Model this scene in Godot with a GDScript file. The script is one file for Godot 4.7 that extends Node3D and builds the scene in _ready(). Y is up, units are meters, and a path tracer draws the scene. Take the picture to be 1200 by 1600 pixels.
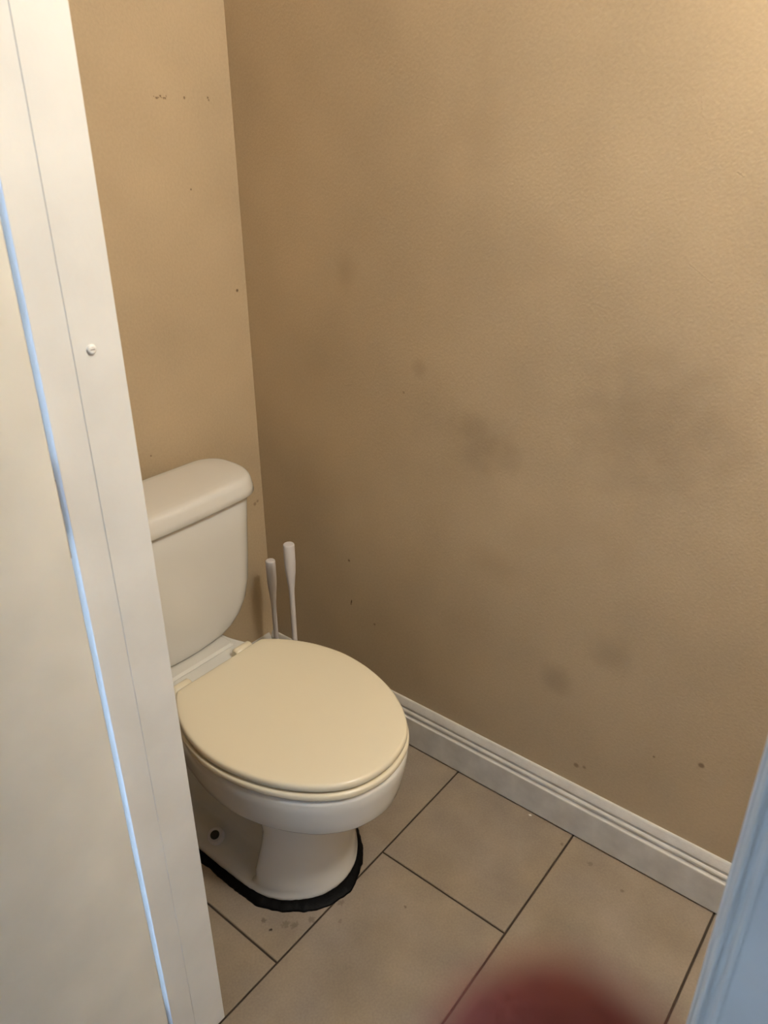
extends Node3D
# A small toilet room seen from the hallway through its doorway.
# x runs along the long wall away from the toilet's wall, z runs out of the long wall towards the hallway, y is up.

const ROOM_LENGTH := 2.4      # toilet room, x
const ROOM_DEPTH := 0.76       # toilet room, z
const CEILING := 2.55
const WALL := 0.09             # partition thickness
const HALL_FACE := 0.8545        # hallway side of the partition
const JAMB_A := 0.648          # hinge jamb face
const JAMB_B := 1.3525         # latch jamb face
const CENTRE := 0.4235         # middle of the toilet, z

var mat := {}


func _ready() -> void:
	setup_camera()
	setup_sky()
	make_materials()
	build_room()
	build_hallway()
	build_doorway()
	build_door()
	build_ceiling_lamp()
	build_toilet()
	build_plunger()
	build_brush()
	build_hand()


# ------------------------------------------------------------------ camera, sky, exposure
func setup_camera() -> void:
	var cam := Camera3D.new()
	cam.name = "camera"
	add_child(cam)
	var a := CameraAttributesPhysical.new()
	a.frustum_focal_length = 17.804        # 24 mm tall frame: 67.96 degrees
	a.frustum_focus_distance = 1.65
	a.frustum_near = 0.004
	a.frustum_far = 60.0
	a.exposure_aperture = 17.804 / 2.8     # a phone lens: 2.8 mm wide entrance pupil
	cam.attributes = a
	cam.fov = rad_to_deg(2.0 * atan(800.0 / 1186.88))
	cam.near = 0.004
	cam.far = 60.0
	cam.transform = camera_place()
	cam.current = true


func camera_place() -> Transform3D:
	var b := Basis(Vector3.UP, 0.6726) * Basis(Vector3.RIGHT, -0.4530) * Basis(Vector3.BACK, -0.0021)
	return Transform3D(b, Vector3(1.3838, 1.3946, 1.2242))


func setup_sky() -> void:
	var env := Environment.new()
	var sky := Sky.new()
	var sm := ProceduralSkyMaterial.new()
	sm.sky_top_color = Color(0.62, 0.77, 1.0)
	sm.sky_horizon_color = Color(0.71, 0.83, 1.0)
	sm.ground_bottom_color = Color(0.30, 0.31, 0.32)
	sm.ground_horizon_color = Color(0.45, 0.48, 0.52)
	sm.sky_energy_multiplier = 4.2
	sm.ground_energy_multiplier = 1.9
	sky.sky_material = sm
	env.sky = sky
	env.background_mode = Environment.BG_SKY
	env.tonemap_mode = Environment.TONE_MAPPER_LINEAR
	env.tonemap_exposure = 1.0
	env.sdfgi_enabled = true
	env.ssao_enabled = true
	env.ssil_enabled = true
	var we := WorldEnvironment.new()
	we.name = "world_environment"
	we.environment = env
	add_child(we)


# ------------------------------------------------------------------ materials
func noise(seed_value: int, freq: float, octaves := 4) -> FastNoiseLite:
	var n := FastNoiseLite.new()
	n.seed = seed_value
	n.noise_type = FastNoiseLite.TYPE_SIMPLEX_SMOOTH
	n.frequency = freq
	n.fractal_octaves = octaves
	return n


func plain(c: Color, rough := 0.5) -> StandardMaterial3D:
	var m := StandardMaterial3D.new()
	m.albedo_color = c
	m.roughness = rough
	return m


func relief(seed_value: int, freq: float, strength: float, size := 512) -> ImageTexture:
	var im := noise(seed_value, freq, 3).get_seamless_image(size, size)
	im.convert(Image.FORMAT_RGBA8)
	im.bump_map_to_normal_map(strength)
	return ImageTexture.create_from_image(im)


# paint with a faint mottle; triplanar, scale = repeats per metre
func mottled(c: Color, rough: float, seed_value: int, amount: float, scale: float, bump := 0.0) -> StandardMaterial3D:
	var m := StandardMaterial3D.new()
	var n := noise(seed_value, 0.012, 5)
	var src := n.get_seamless_image(256, 256)
	var im := Image.create(256, 256, false, Image.FORMAT_RGB8)
	for y in 256:
		for x in 256:
			var v := 1.0 + (src.get_pixel(x, y).r - 0.5) * amount
			im.set_pixel(x, y, Color(c.r * v, c.g * v, c.b * v))
	m.albedo_texture = ImageTexture.create_from_image(im)
	m.roughness = rough
	m.uv1_triplanar = true
	m.uv1_world_triplanar = true
	m.uv1_scale = Vector3.ONE * scale
	if bump > 0.0:
		m.normal_enabled = true
		m.normal_texture = relief(seed_value + 7, 0.06, bump)
		m.normal_scale = 1.0
	return m


# A wall's paint: roller stipple, pimples and scratches in the relief; soft darker patches and specks in the colour.
# smudges: [u metres, v metres, radius x, radius y, strength], specks: [u, v, size, darkness], pimples: [u, v, radius], scratches: [u0, v0, u1, v1]
func wall_paint(length: float, base: Color, seed_value: int, soft_patches: Array, specks: Array, pimples: Array, scratches: Array) -> StandardMaterial3D:
	var w := int(585.0 * length)
	var h := int(585.0 * CEILING)
	var px := w / length
	var py := h / CEILING
	var edge_noise := noise(seed_value, 0.02, 5)
	var fine := noise(seed_value + 1, 0.21, 3)
	var broad := noise(seed_value + 2, 0.004, 3)
	var dark := PackedFloat32Array()
	dark.resize(w * h)
	for s in soft_patches:
		var x0 := int(maxf(0, (s[0] - s[2] * 2.4) * px))
		var x1 := int(minf(w, (s[0] + s[2] * 2.4) * px))
		var y0 := int(maxf(0, (CEILING - s[1] - s[3] * 2.4) * py))
		var y1 := int(minf(h, (CEILING - s[1] + s[3] * 2.4) * py))
		for y in range(y0, y1):
			for x in range(x0, x1):
				var dx: float = (x / px - s[0]) / s[2]
				var dy: float = (CEILING - y / py - s[1]) / s[3]
				var g := edge_noise.get_noise_2d(x, y) * 0.6
				var d := sqrt(dx * dx + dy * dy) + g
				var f: float = smoothstep(1.9, 0.0, d) * s[4] * 0.6 * (1.0 + fine.get_noise_2d(x, y) * 0.5)
				dark[y * w + x] = maxf(dark[y * w + x], f)
	for s in specks:
		var r: float = s[2]
		for y in range(int((CEILING - s[1] - r) * py) - 1, int((CEILING - s[1] + r) * py) + 2):
			for x in range(int((s[0] - r) * px) - 1, int((s[0] + r) * px) + 2):
				if x >= 0 and y >= 0 and x < w and y < h:
					var d: float = Vector2(x / px - s[0], CEILING - y / py - s[1]).length() / r
					dark[y * w + x] = maxf(dark[y * w + x], clampf((1.15 - d) * 2.0, 0, 1) * s[3])
	var data := PackedByteArray()
	data.resize(w * h * 3)
	var i := 0
	for y in h:
		for x in w:
			var v := 1.0 + broad.get_noise_2d(x, y) * 0.05 + fine.get_noise_2d(x, y) * 0.025
			var d := dark[y * w + x]
			data[i] = int(clampf(base.r * v * (1.0 - d * 0.90), 0, 1) * 255.0)
			data[i + 1] = int(clampf(base.g * v * (1.0 - d), 0, 1) * 255.0)
			data[i + 2] = int(clampf(base.b * v * (1.0 - d * 1.08), 0, 1) * 255.0)
			i += 3
	var im := Image.create_from_data(w, h, false, Image.FORMAT_RGB8, data)
	im.generate_mipmaps()
	# relief
	var stipple := noise(seed_value + 3, 0.26, 3)
	stipple.fractal_gain = 0.55
	var hm := stipple.get_image(w, h, false, false, false)
	hm.convert(Image.FORMAT_RGBA8)
	for k in pimples:
		var r: float = k[2]
		for y in range(int((CEILING - k[1] - r) * py) - 1, int((CEILING - k[1] + r) * py) + 2):
			for x in range(int((k[0] - r) * px) - 1, int((k[0] + r) * px) + 2):
				if x >= 0 and y >= 0 and x < w and y < h:
					var d: float = Vector2(x / px - k[0], CEILING - y / py - k[1]).length() / r
					if d < 1.0:
						var c := hm.get_pixel(x, y).r + (1.0 - d * d) * 0.5
						hm.set_pixel(x, y, Color(c, c, c))
	for s in scratches:
		var a := Vector2(s[0], s[1])
		var b := Vector2(s[2], s[3])
		var n := int(a.distance_to(b) * px * 2.0) + 2
		for k in n:
			var q := a.lerp(b, k / float(n - 1))
			var x := int(q.x * px)
			var y := int((CEILING - q.y) * py)
			if x > 1 and y > 1 and x < w - 2 and y < h - 2:
				hm.set_pixel(x, y, Color(0.95, 0.95, 0.95))
				hm.set_pixel(x, y + 1, Color(0.15, 0.15, 0.15))
	hm.bump_map_to_normal_map(1.6)
	var m := StandardMaterial3D.new()
	m.albedo_texture = ImageTexture.create_from_image(im)
	m.normal_enabled = true
	m.normal_texture = ImageTexture.create_from_image(hm)
	m.normal_scale = 0.17
	m.roughness = 0.42
	m.metallic_specular = 0.35
	m.texture_repeat = false
	return m


func make_materials() -> void:
	var rng := RandomNumberGenerator.new()
	rng.seed = 41
	var paint := Color(0.722, 0.645, 0.528)
	# long wall
	var soft_patches := [  # soft-edged patches that darken the wall colour
		[0.636, 0.882, 0.050, 0.036, 0.14], [0.668, 0.852, 0.055, 0.038, 0.15], [0.994, 0.960, 0.11, 0.09, 0.14], [0.871, 0.384, 0.030, 0.028, 0.13],
		[0.969, 0.495, 0.035, 0.030, 0.10], [0.309, 1.160, 0.022, 0.030, 0.08], [0.501, 0.984, 0.014, 0.016, 0.10],
		[0.70, 0.60, 0.05, 0.03, 0.06], [0.86, 0.72, 0.10, 0.05, 0.05], [0.62, 1.42, 0.05, 0.07, 0.06], [0.78, 1.22, 0.06, 0.05, 0.04]]
	var specks := [[0.297, 0.467, 0.0035, 0.35], [0.377, 0.312, 0.003, 0.3], [1.177, 0.33, 0.006, 0.3], [0.937, 0.185, 0.006, 0.22],
		[0.955, 0.19, 0.004, 0.2], [1.09, 0.30, 0.0025, 0.3], [0.461, 0.927, 0.003, 0.15]]
	for k in 7:
		specks.append([0.3002 + k * 0.0004, 0.341 + k * 0.002, 0.0013, 0.75])     # short black tick
	var pimples := [[0.501, 0.650, 0.009], [0.515, 0.642, 0.006], [0.680, 0.660, 0.008], [0.690, 0.672, 0.006], [0.461, 0.927, 0.004], [0.935, 0.19, 0.012],
		[0.915, 0.21, 0.008], [0.96, 0.17, 0.007], [1.051, 1.403, 0.006], [0.989, 1.362, 0.005], [1.07, 1.21, 0.008], [1.085, 1.215, 0.006]]
	for k in 130:
		pimples.append([rng.randf_range(0.1, 1.5), rng.randf_range(0.15, 2.0), rng.randf_range(0.0018, 0.0045)])
	var scratches := [[1.000, 1.228, 1.036, 1.205], [0.585, 1.236, 0.600, 1.250], [0.600, 1.250, 0.612, 1.252], [1.186, 0.300, 1.199, 0.294], [0.98, 1.45, 0.985, 1.425]]
	for k in 26:
		var p := Vector2(rng.randf_range(0.5, 1.4), rng.randf_range(0.2, 1.6))
		scratches.append([p.x, p.y, p.x + rng.randf_range(-0.012, 0.012), p.y + rng.randf_range(-0.01, 0.01)])
	mat.long_wall = wall_paint(ROOM_LENGTH, paint, 11, soft_patches, specks, pimples, scratches)
	# wall behind the toilet; u runs from the partition to the long wall
	var L := ROOM_DEPTH
	var bs := []
	for k in 9:
		bs.append([L - 0.196 + k * 0.0035 + rng.randf_range(-0.001, 0.001), 1.475 + rng.randf_range(-0.0025, 0.0025), rng.randf_range(0.001, 0.0022), rng.randf_range(0.2, 0.5)])
	bs.append_array([[L - 0.124, 1.476, 0.0025, 0.4], [L - 0.064, 1.478, 0.002, 0.45], [L - 0.062, 1.474, 0.0018, 0.4], [L - 0.131, 1.308, 0.0018, 0.45], [L - 0.029, 1.089, 0.0035, 0.5],
		[L - 0.318, 0.77, 0.0018, 0.5], [L - 0.03, 0.545, 0.005, 0.2], [L - 0.02, 0.55, 0.004, 0.2]])
	var bp := []
	for k in 40:
		bp.append([rng.randf_range(0.05, L), rng.randf_range(0.3, 1.9), rng.randf_range(0.0015, 0.003)])
	mat.back_wall = wall_paint(L, paint, 23, [[L - 0.33, 1.30, 0.03, 0.03, 0.03]], bs, bp, [[L - 0.008, 1.10, L - 0.005, 1.07], [L - 0.02, 1.11, L - 0.018, 1.09]])
	mat.paint = mottled(paint, 0.45, 31, 0.08, 1.2, 1.0)
	mat.ceiling = mottled(Color(0.86, 0.85, 0.81), 0.8, 33, 0.04, 1.0)
	mat.hall = mottled(Color(0.90, 0.88, 0.84), 0.6, 35, 0.05, 1.0, 0.6)
	mat.hall_floor = mottled(Color(0.66, 0.61, 0.54), 0.5, 36, 0.2, 1.0)
	mat.trim = mottled(Color(0.86, 0.855, 0.835), 0.38, 37, 0.05, 2.2, 0.12)
	mat.baseboard = mottled(Color(0.80, 0.785, 0.75), 0.36, 39, 0.10, 5.0, 0.8)
	mat.door = mottled(Color(0.895, 0.87, 0.81), 0.42, 43, 0.07, 1.6, 0.12)
	mat.hinge = mottled(Color(0.62, 0.60, 0.58), 0.45, 45, 0.25, 9.0)
	mat.grout = mottled(Color(0.235, 0.195, 0.155), 0.95, 47, 0.3, 6.0)
	mat.tile = floor_tile_material()
	mat.china = plain(Color(0.835, 0.825, 0.795), 0.14)
	mat.china.clearcoat_enabled = true
	mat.china.clearcoat = 0.4
	mat.china.clearcoat_roughness = 0.06
	mat.seat = plain(Color(0.875, 0.835, 0.735), 0.24)
	mat.seat.metallic_specular = 0.45
	mat.plastic = plain(Color(0.83, 0.81, 0.80), 0.36)
	mat.rubber = plain(Color(0.10, 0.09, 0.09), 0.6)
	mat.caulk = mottled(Color(0.022, 0.018, 0.018), 0.55, 51, 0.6, 9.0, 2.0)
	mat.caulk.metallic_specular = 0.25
	mat.screw = plain(Color(0.88, 0.87, 0.85), 0.35)
	mat.hole = plain(Color(0.03, 0.03, 0.035), 0.4)
	mat.chrome = plain(Color(0.8, 0.8, 0.8), 0.18)
	mat.chrome.metallic = 1.0
	mat.brass = plain(Color(0.75, 0.62, 0.38), 0.3)
	mat.brass.metallic = 1.0
	mat.skin = mottled(Color(0.62, 0.28, 0.25), 0.6, 57, 0.15, 14.0)
	mat.nail = plain(Color(0.52, 0.30, 0.27), 0.4)
	mat.cloth = mottled(Color(0.16, 0.17, 0.20), 0.95, 59, 0.4, 12.0, 2.0)
	mat.phone = plain(Color(0.05, 0.05, 0.06), 0.25)
	mat.pane = plain(Color(0.95, 0.97, 1.0, 0.06), 0.02)
	mat.pane.transparency = BaseMaterial3D.TRANSPARENCY_ALPHA


# One print for all tiles, laid over the floor by position: cement clouds, fine grain, and the dirt seen round the toilet's foot.
func floor_tile_material() -> StandardMaterial3D:
	var w := 1024
	var h := 512                      # 1.8 m by 0.9 m
	var cloud := noise(61, 0.012, 5)
	var patch := noise(62, 0.006, 3)
	var grain := noise(63, 0.3, 2)
	var base := Color(0.565, 0.510, 0.445)
	var data := PackedByteArray()
	data.resize(w * h * 3)
	var i := 0
	for y in h:
		for x in w:
			var v := 1.0 + cloud.get_noise_2d(x, y) * 0.09 + grain.get_noise_2d(x, y) * 0.05
			var t := clampf(patch.get_noise_2d(x, y) * 1.6, -1, 1) * 0.03
			data[i] = int(clampf(base.r * v * (1.0 - t * 0.3), 0, 1) * 255)
			data[i + 1] = int(clampf(base.g * v, 0, 1) * 255)
			data[i + 2] = int(clampf(base.b * v * (1.0 + t), 0, 1) * 255)
			i += 3
	var im := Image.create_from_data(w, h, false, Image.FORMAT_RGB8, data)
	var s := w / 1.8
	var rough_edge := noise(64, 0.25, 3)
	# dirt spots and flecks: [x, z, radius, colour, strength]
	var brown := Color(0.24, 0.17, 0.12)
	var white := Color(0.92, 0.90, 0.86)
	var marks := [[0.567, 0.587, 0.0055, brown, 0.35], [0.593, 0.593, 0.0030, Color(0.1, 0.07, 0.06), 0.9], [0.608, 0.566, 0.009, brown, 0.22], [0.622, 0.556, 0.008, brown, 0.25],
		[0.642, 0.526, 0.008, brown, 0.25], [0.771, 0.388, 0.0030, brown, 0.5], [0.688, 0.493, 0.005, brown, 0.18], [0.640, 0.378, 0.0020, white, 0.9], [0.855, 0.023, 0.0035, white, 0.8],
		[0.662, 0.462, 0.007, brown, 0.2], [0.95, 0.05, 0.005, brown, 0.25], [1.02, 0.06, 0.006, brown, 0.2], [1.10, 0.08, 0.004, brown, 0.25]]
	for m in marks:
		var r: float = m[2]
		for y in range(int((m[1] - r * 1.6) * s), int((m[1] + r * 1.6) * s) + 1):
			for x in range(int((m[0] - r * 1.6) * s), int((m[0] + r * 1.6) * s) + 1):
				if x >= 0 and y >= 0 and x < w and y < h:
					var d: float = Vector2(x / s - m[0], y / s - m[1]).length() / r + rough_edge.get_noise_2d(x, y) * 0.7
					var f: float = clampf((1.0 - d) * 3.0, 0, 1) * m[4]
					if f > 0.0:
						im.set_pixel(x, y, im.get_pixel(x, y).lerp(m[3], f))
	var t := StandardMaterial3D.new()
	t.albedo_texture = ImageTexture.create_from_image(im)
	t.roughness = 0.46
	t.metallic_specular = 0.4
	return t


# ------------------------------------------------------------------ mesh helpers
func start() -> SurfaceTool:
	var st := SurfaceTool.new()
	st.begin(Mesh.PRIMITIVE_TRIANGLES)
	return st


func commit(st: SurfaceTool, called: String, material: Material, parent: Node = self) -> MeshInstance3D:
	st.index()
	st.generate_normals()
	var o := MeshInstance3D.new()
	o.name = called
	o.mesh = st.commit()
	o.material_override = material
	o.cast_shadow = GeometryInstance3D.SHADOW_CASTING_SETTING_ON
	parent.add_child(o, true)
	return o


func structure(o: Node, label: String, category: String) -> Node:
	o.set_meta("kind", "structure")
	return tag(o, label, category)


func tag(o: Node, label: String, category: String, group := "") -> Node:
	o.set_meta("label", label)
	o.set_meta("category", category)
	if group:
		o.set_meta("group", group)
	return o


func thing(called: String, at := Vector3.ZERO) -> Node3D:
	var o := Node3D.new()
	o.name = called
	o.position = at
	add_child(o, true)
	return o


# a triangle whose front (clockwise) side looks along 'out'
func tri(st: SurfaceTool, a: Vector3, b: Vector3, c: Vector3, out: Vector3) -> void:
	if (b - a).cross(c - a).dot(out) > 0.0:
		st.add_vertex(a); st.add_vertex(c); st.add_vertex(b)
	else:
		st.add_vertex(a); st.add_vertex(b); st.add_vertex(c)


func quad(st: SurfaceTool, a: Vector3, b: Vector3, c: Vector3, d: Vector3, out: Vector3) -> void:
	tri(st, a, b, c, out)
	tri(st, a, c, d, out)


# box with chamfered edges
func add_box(st: SurfaceTool, lo: Vector3, hi: Vector3, bevel := 0.0) -> void:
	st.set_smooth_group(-1)
	var b := bevel
	var mid := (lo + hi) * 0.5
	if b <= 0.0:
		for ax in 3:
			for s in 2:
				var q := []
				for k in [[0, 0], [1, 0], [1, 1], [0, 1]]:
					var v := Vector3.ZERO
					v[ax] = hi[ax] if s else lo[ax]
					v[(ax + 1) % 3] = hi[(ax + 1) % 3] if k[0] else lo[(ax + 1) % 3]
					v[(ax + 2) % 3] = hi[(ax + 2) % 3] if k[1] else lo[(ax + 2) % 3]
					q.append(v)
				quad(st, q[0], q[1], q[2], q[3], (q[0] + q[2]) * 0.5 - mid)
		return
	var rings := []
	for lv in [[lo.y, b], [lo.y + b, 0.0], [hi.y - b, 0.0], [hi.y, b]]:
		var i: float = lv[1]
		var x0 := lo.x + i; var x1 := hi.x - i; var z0 := lo.z + i; var z1 := hi.z - i
		rings.append(PackedVector3Array([Vector3(x0 + b, lv[0], z0), Vector3(x1 - b, lv[0], z0), Vector3(x1, lv[0], z0 + b), Vector3(x1, lv[0], z1 - b),
			Vector3(x1 - b, lv[0], z1), Vector3(x0 + b, lv[0], z1), Vector3(x0, lv[0], z1 - b), Vector3(x0, lv[0], z0 + b)]))
	loft(st, rings, true, true, -1)


# closed rings joined one to the next; caps are flat fans
func loft(st: SurfaceTool, rings: Array, cap_first := true, cap_last := true, smooth := 0, wrap := false) -> void:
	var n: int = rings[0].size()
	var mids := []
	for r in rings:
		var m := Vector3.ZERO
		for v in r:
			m += v
		mids.append(m / n)
	st.set_smooth_group(smooth)
	# which way the rings turn decides the winding
	var r0: PackedVector3Array = rings[0]
	var r1: PackedVector3Array = rings[1]
	var turn := 0.0
	for k in rings.size() - 1:
		var a: PackedVector3Array = rings[k]
		var b: PackedVector3Array = rings[k + 1]
		for i in n:
			var j := (i + 1) % n
			var nn := (a[j] - a[i]).cross(b[i] - a[i])
			turn += nn.dot((a[i] + b[i]) * 0.5 - (mids[k] + mids[k + 1]) * 0.5)
	var flip := turn > 0.0
	var count := rings.size() if wrap else rings.size() - 1
	for k in count:
		var a: PackedVector3Array = rings[k]
		var b: PackedVector3Array = rings[(k + 1) % rings.size()]
		for i in n:
			var j := (i + 1) % n
			if flip:
				st.add_vertex(a[i]); st.add_vertex(b[i]); st.add_vertex(a[j])
				st.add_vertex(a[j]); st.add_vertex(b[i]); st.add_vertex(b[j])
			else:
				st.add_vertex(a[i]); st.add_vertex(a[j]); st.add_vertex(b[i])
				st.add_vertex(a[j]); st.add_vertex(b[j]); st.add_vertex(b[i])
	var last := rings.size() - 1
	if wrap:
		return
	st.set_smooth_group(-1)
	for e in [[0, 1, cap_first], [last, last - 1, cap_last]]:
		if e[2]:
			var r: PackedVector3Array = rings[e[0]]
			var m: Vector3 = mids[e[0]]
			var away: Vector3 = m - mids[e[1]]
			if away.length() < 1e-6:
				away = Vector3.UP
			for i in n:
				tri(st, m, r[i], r[(i + 1) % n], away)


func circle(at: Vector3, axis_a: Vector3, axis_b: Vector3, n: int) -> PackedVector3Array:
	var r := PackedVector3Array()
	for k in n:
		var t := TAU * k / n
		r.append(at + axis_a * cos(t) + axis_b * sin(t))
	return r


# profile of [radius, y] turned about a vertical axis
func lathe(st: SurfaceTool, profile: Array, at := Vector3.ZERO, n := 24, cap_first := true, cap_last := true) -> void:
	var rings := []
	for p in profile:
		rings.append(circle(at + Vector3(0, p[1], 0), Vector3(p[0], 0, 0), Vector3(0, 0, p[0]), n))
	loft(st, rings, cap_first, cap_last)


func cylinder(st: SurfaceTool, a: Vector3, b: Vector3, radius: float, bevel := 0.0, n := 20) -> void:
	var d := (b - a).normalized()
	var u := d.cross(Vector3.UP if absf(d.y) < 0.9 else Vector3.RIGHT).normalized()
	var v := d.cross(u)
	var rings := []
	if bevel > 0.0:
		rings.append(circle(a, u * (radius - bevel), v * (radius - bevel), n))
	rings.append(circle(a + d * bevel, u * radius, v * radius, n))
	rings.append(circle(b - d * bevel, u * radius, v * radius, n))
	if bevel > 0.0:
		rings.append(circle(b, u * (radius - bevel), v * (radius - bevel), n))
	loft(st, rings)


# a closed profile (points in the plane of 'right' and 'up') drawn from a to b
func extrude(st: SurfaceTool, profile: PackedVector2Array, a: Vector3, b: Vector3, right: Vector3, up: Vector3) -> void:
	var ra := PackedVector3Array()
	var rb := PackedVector3Array()
	for p in profile:
		ra.append(a + right * p.x + up * p.y)
		rb.append(b + right * p.x + up * p.y)
	var away := (b - a).normalized()
	var n := profile.size()
	var area := 0.0
	for i in n:
		var p := profile[i]
		var q := profile[(i + 1) % n]
		area += p.x * q.y - q.x * p.y
	st.set_smooth_group(-1)
	for i in n:
		var j := (i + 1) % n
		var e := profile[j] - profile[i]
		var o2 := Vector2(e.y, -e.x) * signf(area)
		quad(st, ra[i], ra[j], rb[j], rb[i], right * o2.x + up * o2.y)
	var idx := Geometry2D.triangulate_polygon(profile)
	for k in range(0, idx.size(), 3):
		tri(st, ra[idx[k]], ra[idx[k + 1]], ra[idx[k + 2]], -away)
		tri(st, rb[idx[k]], rb[idx[k + 1]], rb[idx[k + 2]], away)


# smooth curve through [x, half width] points, from the middle of the back to the middle of the front
func curve_through(points: Array, steps: int) -> PackedVector2Array:
	var out := PackedVector2Array()
	var n := points.size()
	for k in n - 1:
		var p1: Vector2 = points[k]
		var p2: Vector2 = points[k + 1]
		var p0: Vector2 = points[k - 1] if k > 0 else Vector2(p2.x, -p2.y)
		var p3: Vector2 = points[k + 2] if k < n - 2 else Vector2(p1.x, -p1.y)
		for s in steps:
			out.append(p1.cubic_interpolate(p2, p0, p3, s / float(steps)))
	out.append(points[n - 1])
	return out


# both sides of such a curve as a closed ring at height y
func ring_of(half: PackedVector2Array, y: float, centre := 0.0) -> PackedVector3Array:
	var r := PackedVector3Array()
	for p in half:
		r.append(Vector3(p.x, y, centre + p.y))
	for k in range(half.size() - 2, 0, -1):
		r.append(Vector3(half[k].x, y, centre - half[k].y))
	return r


func grow(half: PackedVector2Array, by: float) -> PackedVector2Array:
	var out := PackedVector2Array()
	var n := half.size()
	for k in n:
		var a: Vector2 = half[k - 1] if k > 0 else Vector2(half[1].x, -half[1].y)
		var b: Vector2 = half[k + 1] if k < n - 1 else Vector2(half[n - 2].x, -half[n - 2].y)
		var t := (b - a).normalized()
		var q := half[k] + Vector2(-t.y, t.x) * by
		if k == 0 or k == n - 1:
			q.y = 0.0
		out.append(q)
	return out


func shrink(half: PackedVector2Array, scale: float, about: float) -> PackedVector2Array:
	var out := PackedVector2Array()
	for p in half:
		out.append(Vector2(about + (p.x - about) * scale, p.y * scale))
	return out


func vectors(flat: Array) -> Array:
	var out := []
	for p in flat:
		out.append(Vector2(p[0], p[1]))
	return out


# a wall panel: solid box whose faces are mapped by position, u along 'along' (from u0, 'length' long), v down from the ceiling
func panel(st: SurfaceTool, lo: Vector3, hi: Vector3, along: int, u0: float, length: float, turned := false) -> void:
	var mid := (lo + hi) * 0.5
	st.set_smooth_group(-1)
	for ax in 3:
		for s in 2:
			var q := []
			for k in [[0, 0], [1, 0], [1, 1], [0, 1]]:
				var v := Vector3.ZERO
				v[ax] = hi[ax] if s else lo[ax]
				v[(ax + 1) % 3] = hi[(ax + 1) % 3] if k[0] else lo[(ax + 1) % 3]
				v[(ax + 2) % 3] = hi[(ax + 2) % 3] if k[1] else lo[(ax + 2) % 3]
				q.append(v)
			var out: Vector3 = (q[0] + q[2]) * 0.5 - mid
			for t in [[0, 1, 2], [0, 2, 3]]:
				var a: Vector3 = q[t[0]]
				var b: Vector3 = q[t[1]]
				var c: Vector3 = q[t[2]]
				if (b - a).cross(c - a).dot(out) > 0.0:
					var swap := b
					b = c
					c = swap
				for v in [a, b, c]:
					var u: float = (v[along] - u0) / length
					st.set_uv(Vector2(1.0 - u if turned else u, 1.0 - v.y / CEILING))
					st.add_vertex(v)


func commit_mapped(st: SurfaceTool, called: String, material: Material) -> MeshInstance3D:
	st.index()
	st.generate_normals()
	st.generate_tangents()
	var o := MeshInstance3D.new()
	o.name = called
	o.mesh = st.commit()
	o.material_override = material
	add_child(o, true)
	return o


# ------------------------------------------------------------------ toilet room
func build_room() -> void:
	var st := start()
	panel(st, Vector3(0, -0.02, -WALL), Vector3(ROOM_LENGTH, CEILING, 0), 0, 0.0, ROOM_LENGTH)
	structure(commit_mapped(st, "wall_right", mat.long_wall), "long tan painted wall with soft darker patches above the white baseboard", "wall")
	st = start()
	panel(st, Vector3(-WALL, -0.02, -WALL), Vector3(0, CEILING, HALL_FACE), 2, 0.0, ROOM_DEPTH, true)
	structure(commit_mapped(st, "wall_back", mat.back_wall), "narrow tan painted wall behind the toilet tank", "wall")
	st = start()
	add_box(st, Vector3(ROOM_LENGTH, -0.02, -WALL), Vector3(ROOM_LENGTH + WALL, CEILING, HALL_FACE))
	structure(commit(st, "wall_end", mat.paint), "tan painted end wall facing the toilet", "wall")
	# partition with the doorway
	st = start()
	add_box(st, Vector3(0, -0.02, ROOM_DEPTH), Vector3(JAMB_A - 0.02, CEILING, HALL_FACE))
	add_box(st, Vector3(JAMB_B + 0.02, -0.02, ROOM_DEPTH), Vector3(ROOM_LENGTH, CEILING, HALL_FACE))
	add_box(st, Vector3(JAMB_A - 0.02, 2.05, ROOM_DEPTH), Vector3(JAMB_B + 0.02, CEILING, HALL_FACE))
	structure(commit(st, "wall_front", mat.paint), "partition wall around the doorway to the toilet room", "wall")
	st = start()
	add_box(st, Vector3(-WALL, CEILING, -WALL), Vector3(ROOM_LENGTH + WALL, CEILING + 0.08, HALL_FACE))
	structure(commit(st, "ceiling", mat.ceiling), "white ceiling over the toilet room", "ceiling")
	build_floor()
	# moulded baseboards: [depth from wall, height]
	var prof := PackedVector2Array([Vector2(0, 0.004), Vector2(0.0165, 0.004), Vector2(0.0172, 0.007), Vector2(0.0172, 0.0855), Vector2(0.0165, 0.0875), Vector2(0.0135, 0.0890), Vector2(0.0112, 0.0915),
		Vector2(0.0108, 0.0945), Vector2(0.0128, 0.0965), Vector2(0.0140, 0.0990), Vector2(0.0136, 0.1025), Vector2(0.0118, 0.1045), Vector2(0.0092, 0.1060), Vector2(0.0086, 0.1095),
		Vector2(0.0104, 0.1115), Vector2(0.0110, 0.1140), Vector2(0.0100, 0.1180), Vector2(0.0074, 0.1250), Vector2(0.0052, 0.1305), Vector2(0.0034, 0.1330), Vector2(0, 0.1335)])
	st = start()
	extrude(st, prof, Vector3(0, 0, 0), Vector3(ROOM_LENGTH, 0, 0), Vector3(0, 0, 1), Vector3.UP)
	structure(commit(st, "baseboard_right", mat.baseboard), "white moulded baseboard along the foot of the long tan wall", "baseboard")
	st = start()
	extrude(st, prof, Vector3(0, 0, 0.0175), Vector3(0, 0, ROOM_DEPTH), Vector3(1, 0, 0), Vector3.UP)
	structure(commit(st, "baseboard_back", mat.baseboard), "white moulded baseboard behind the toilet", "baseboard")


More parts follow.
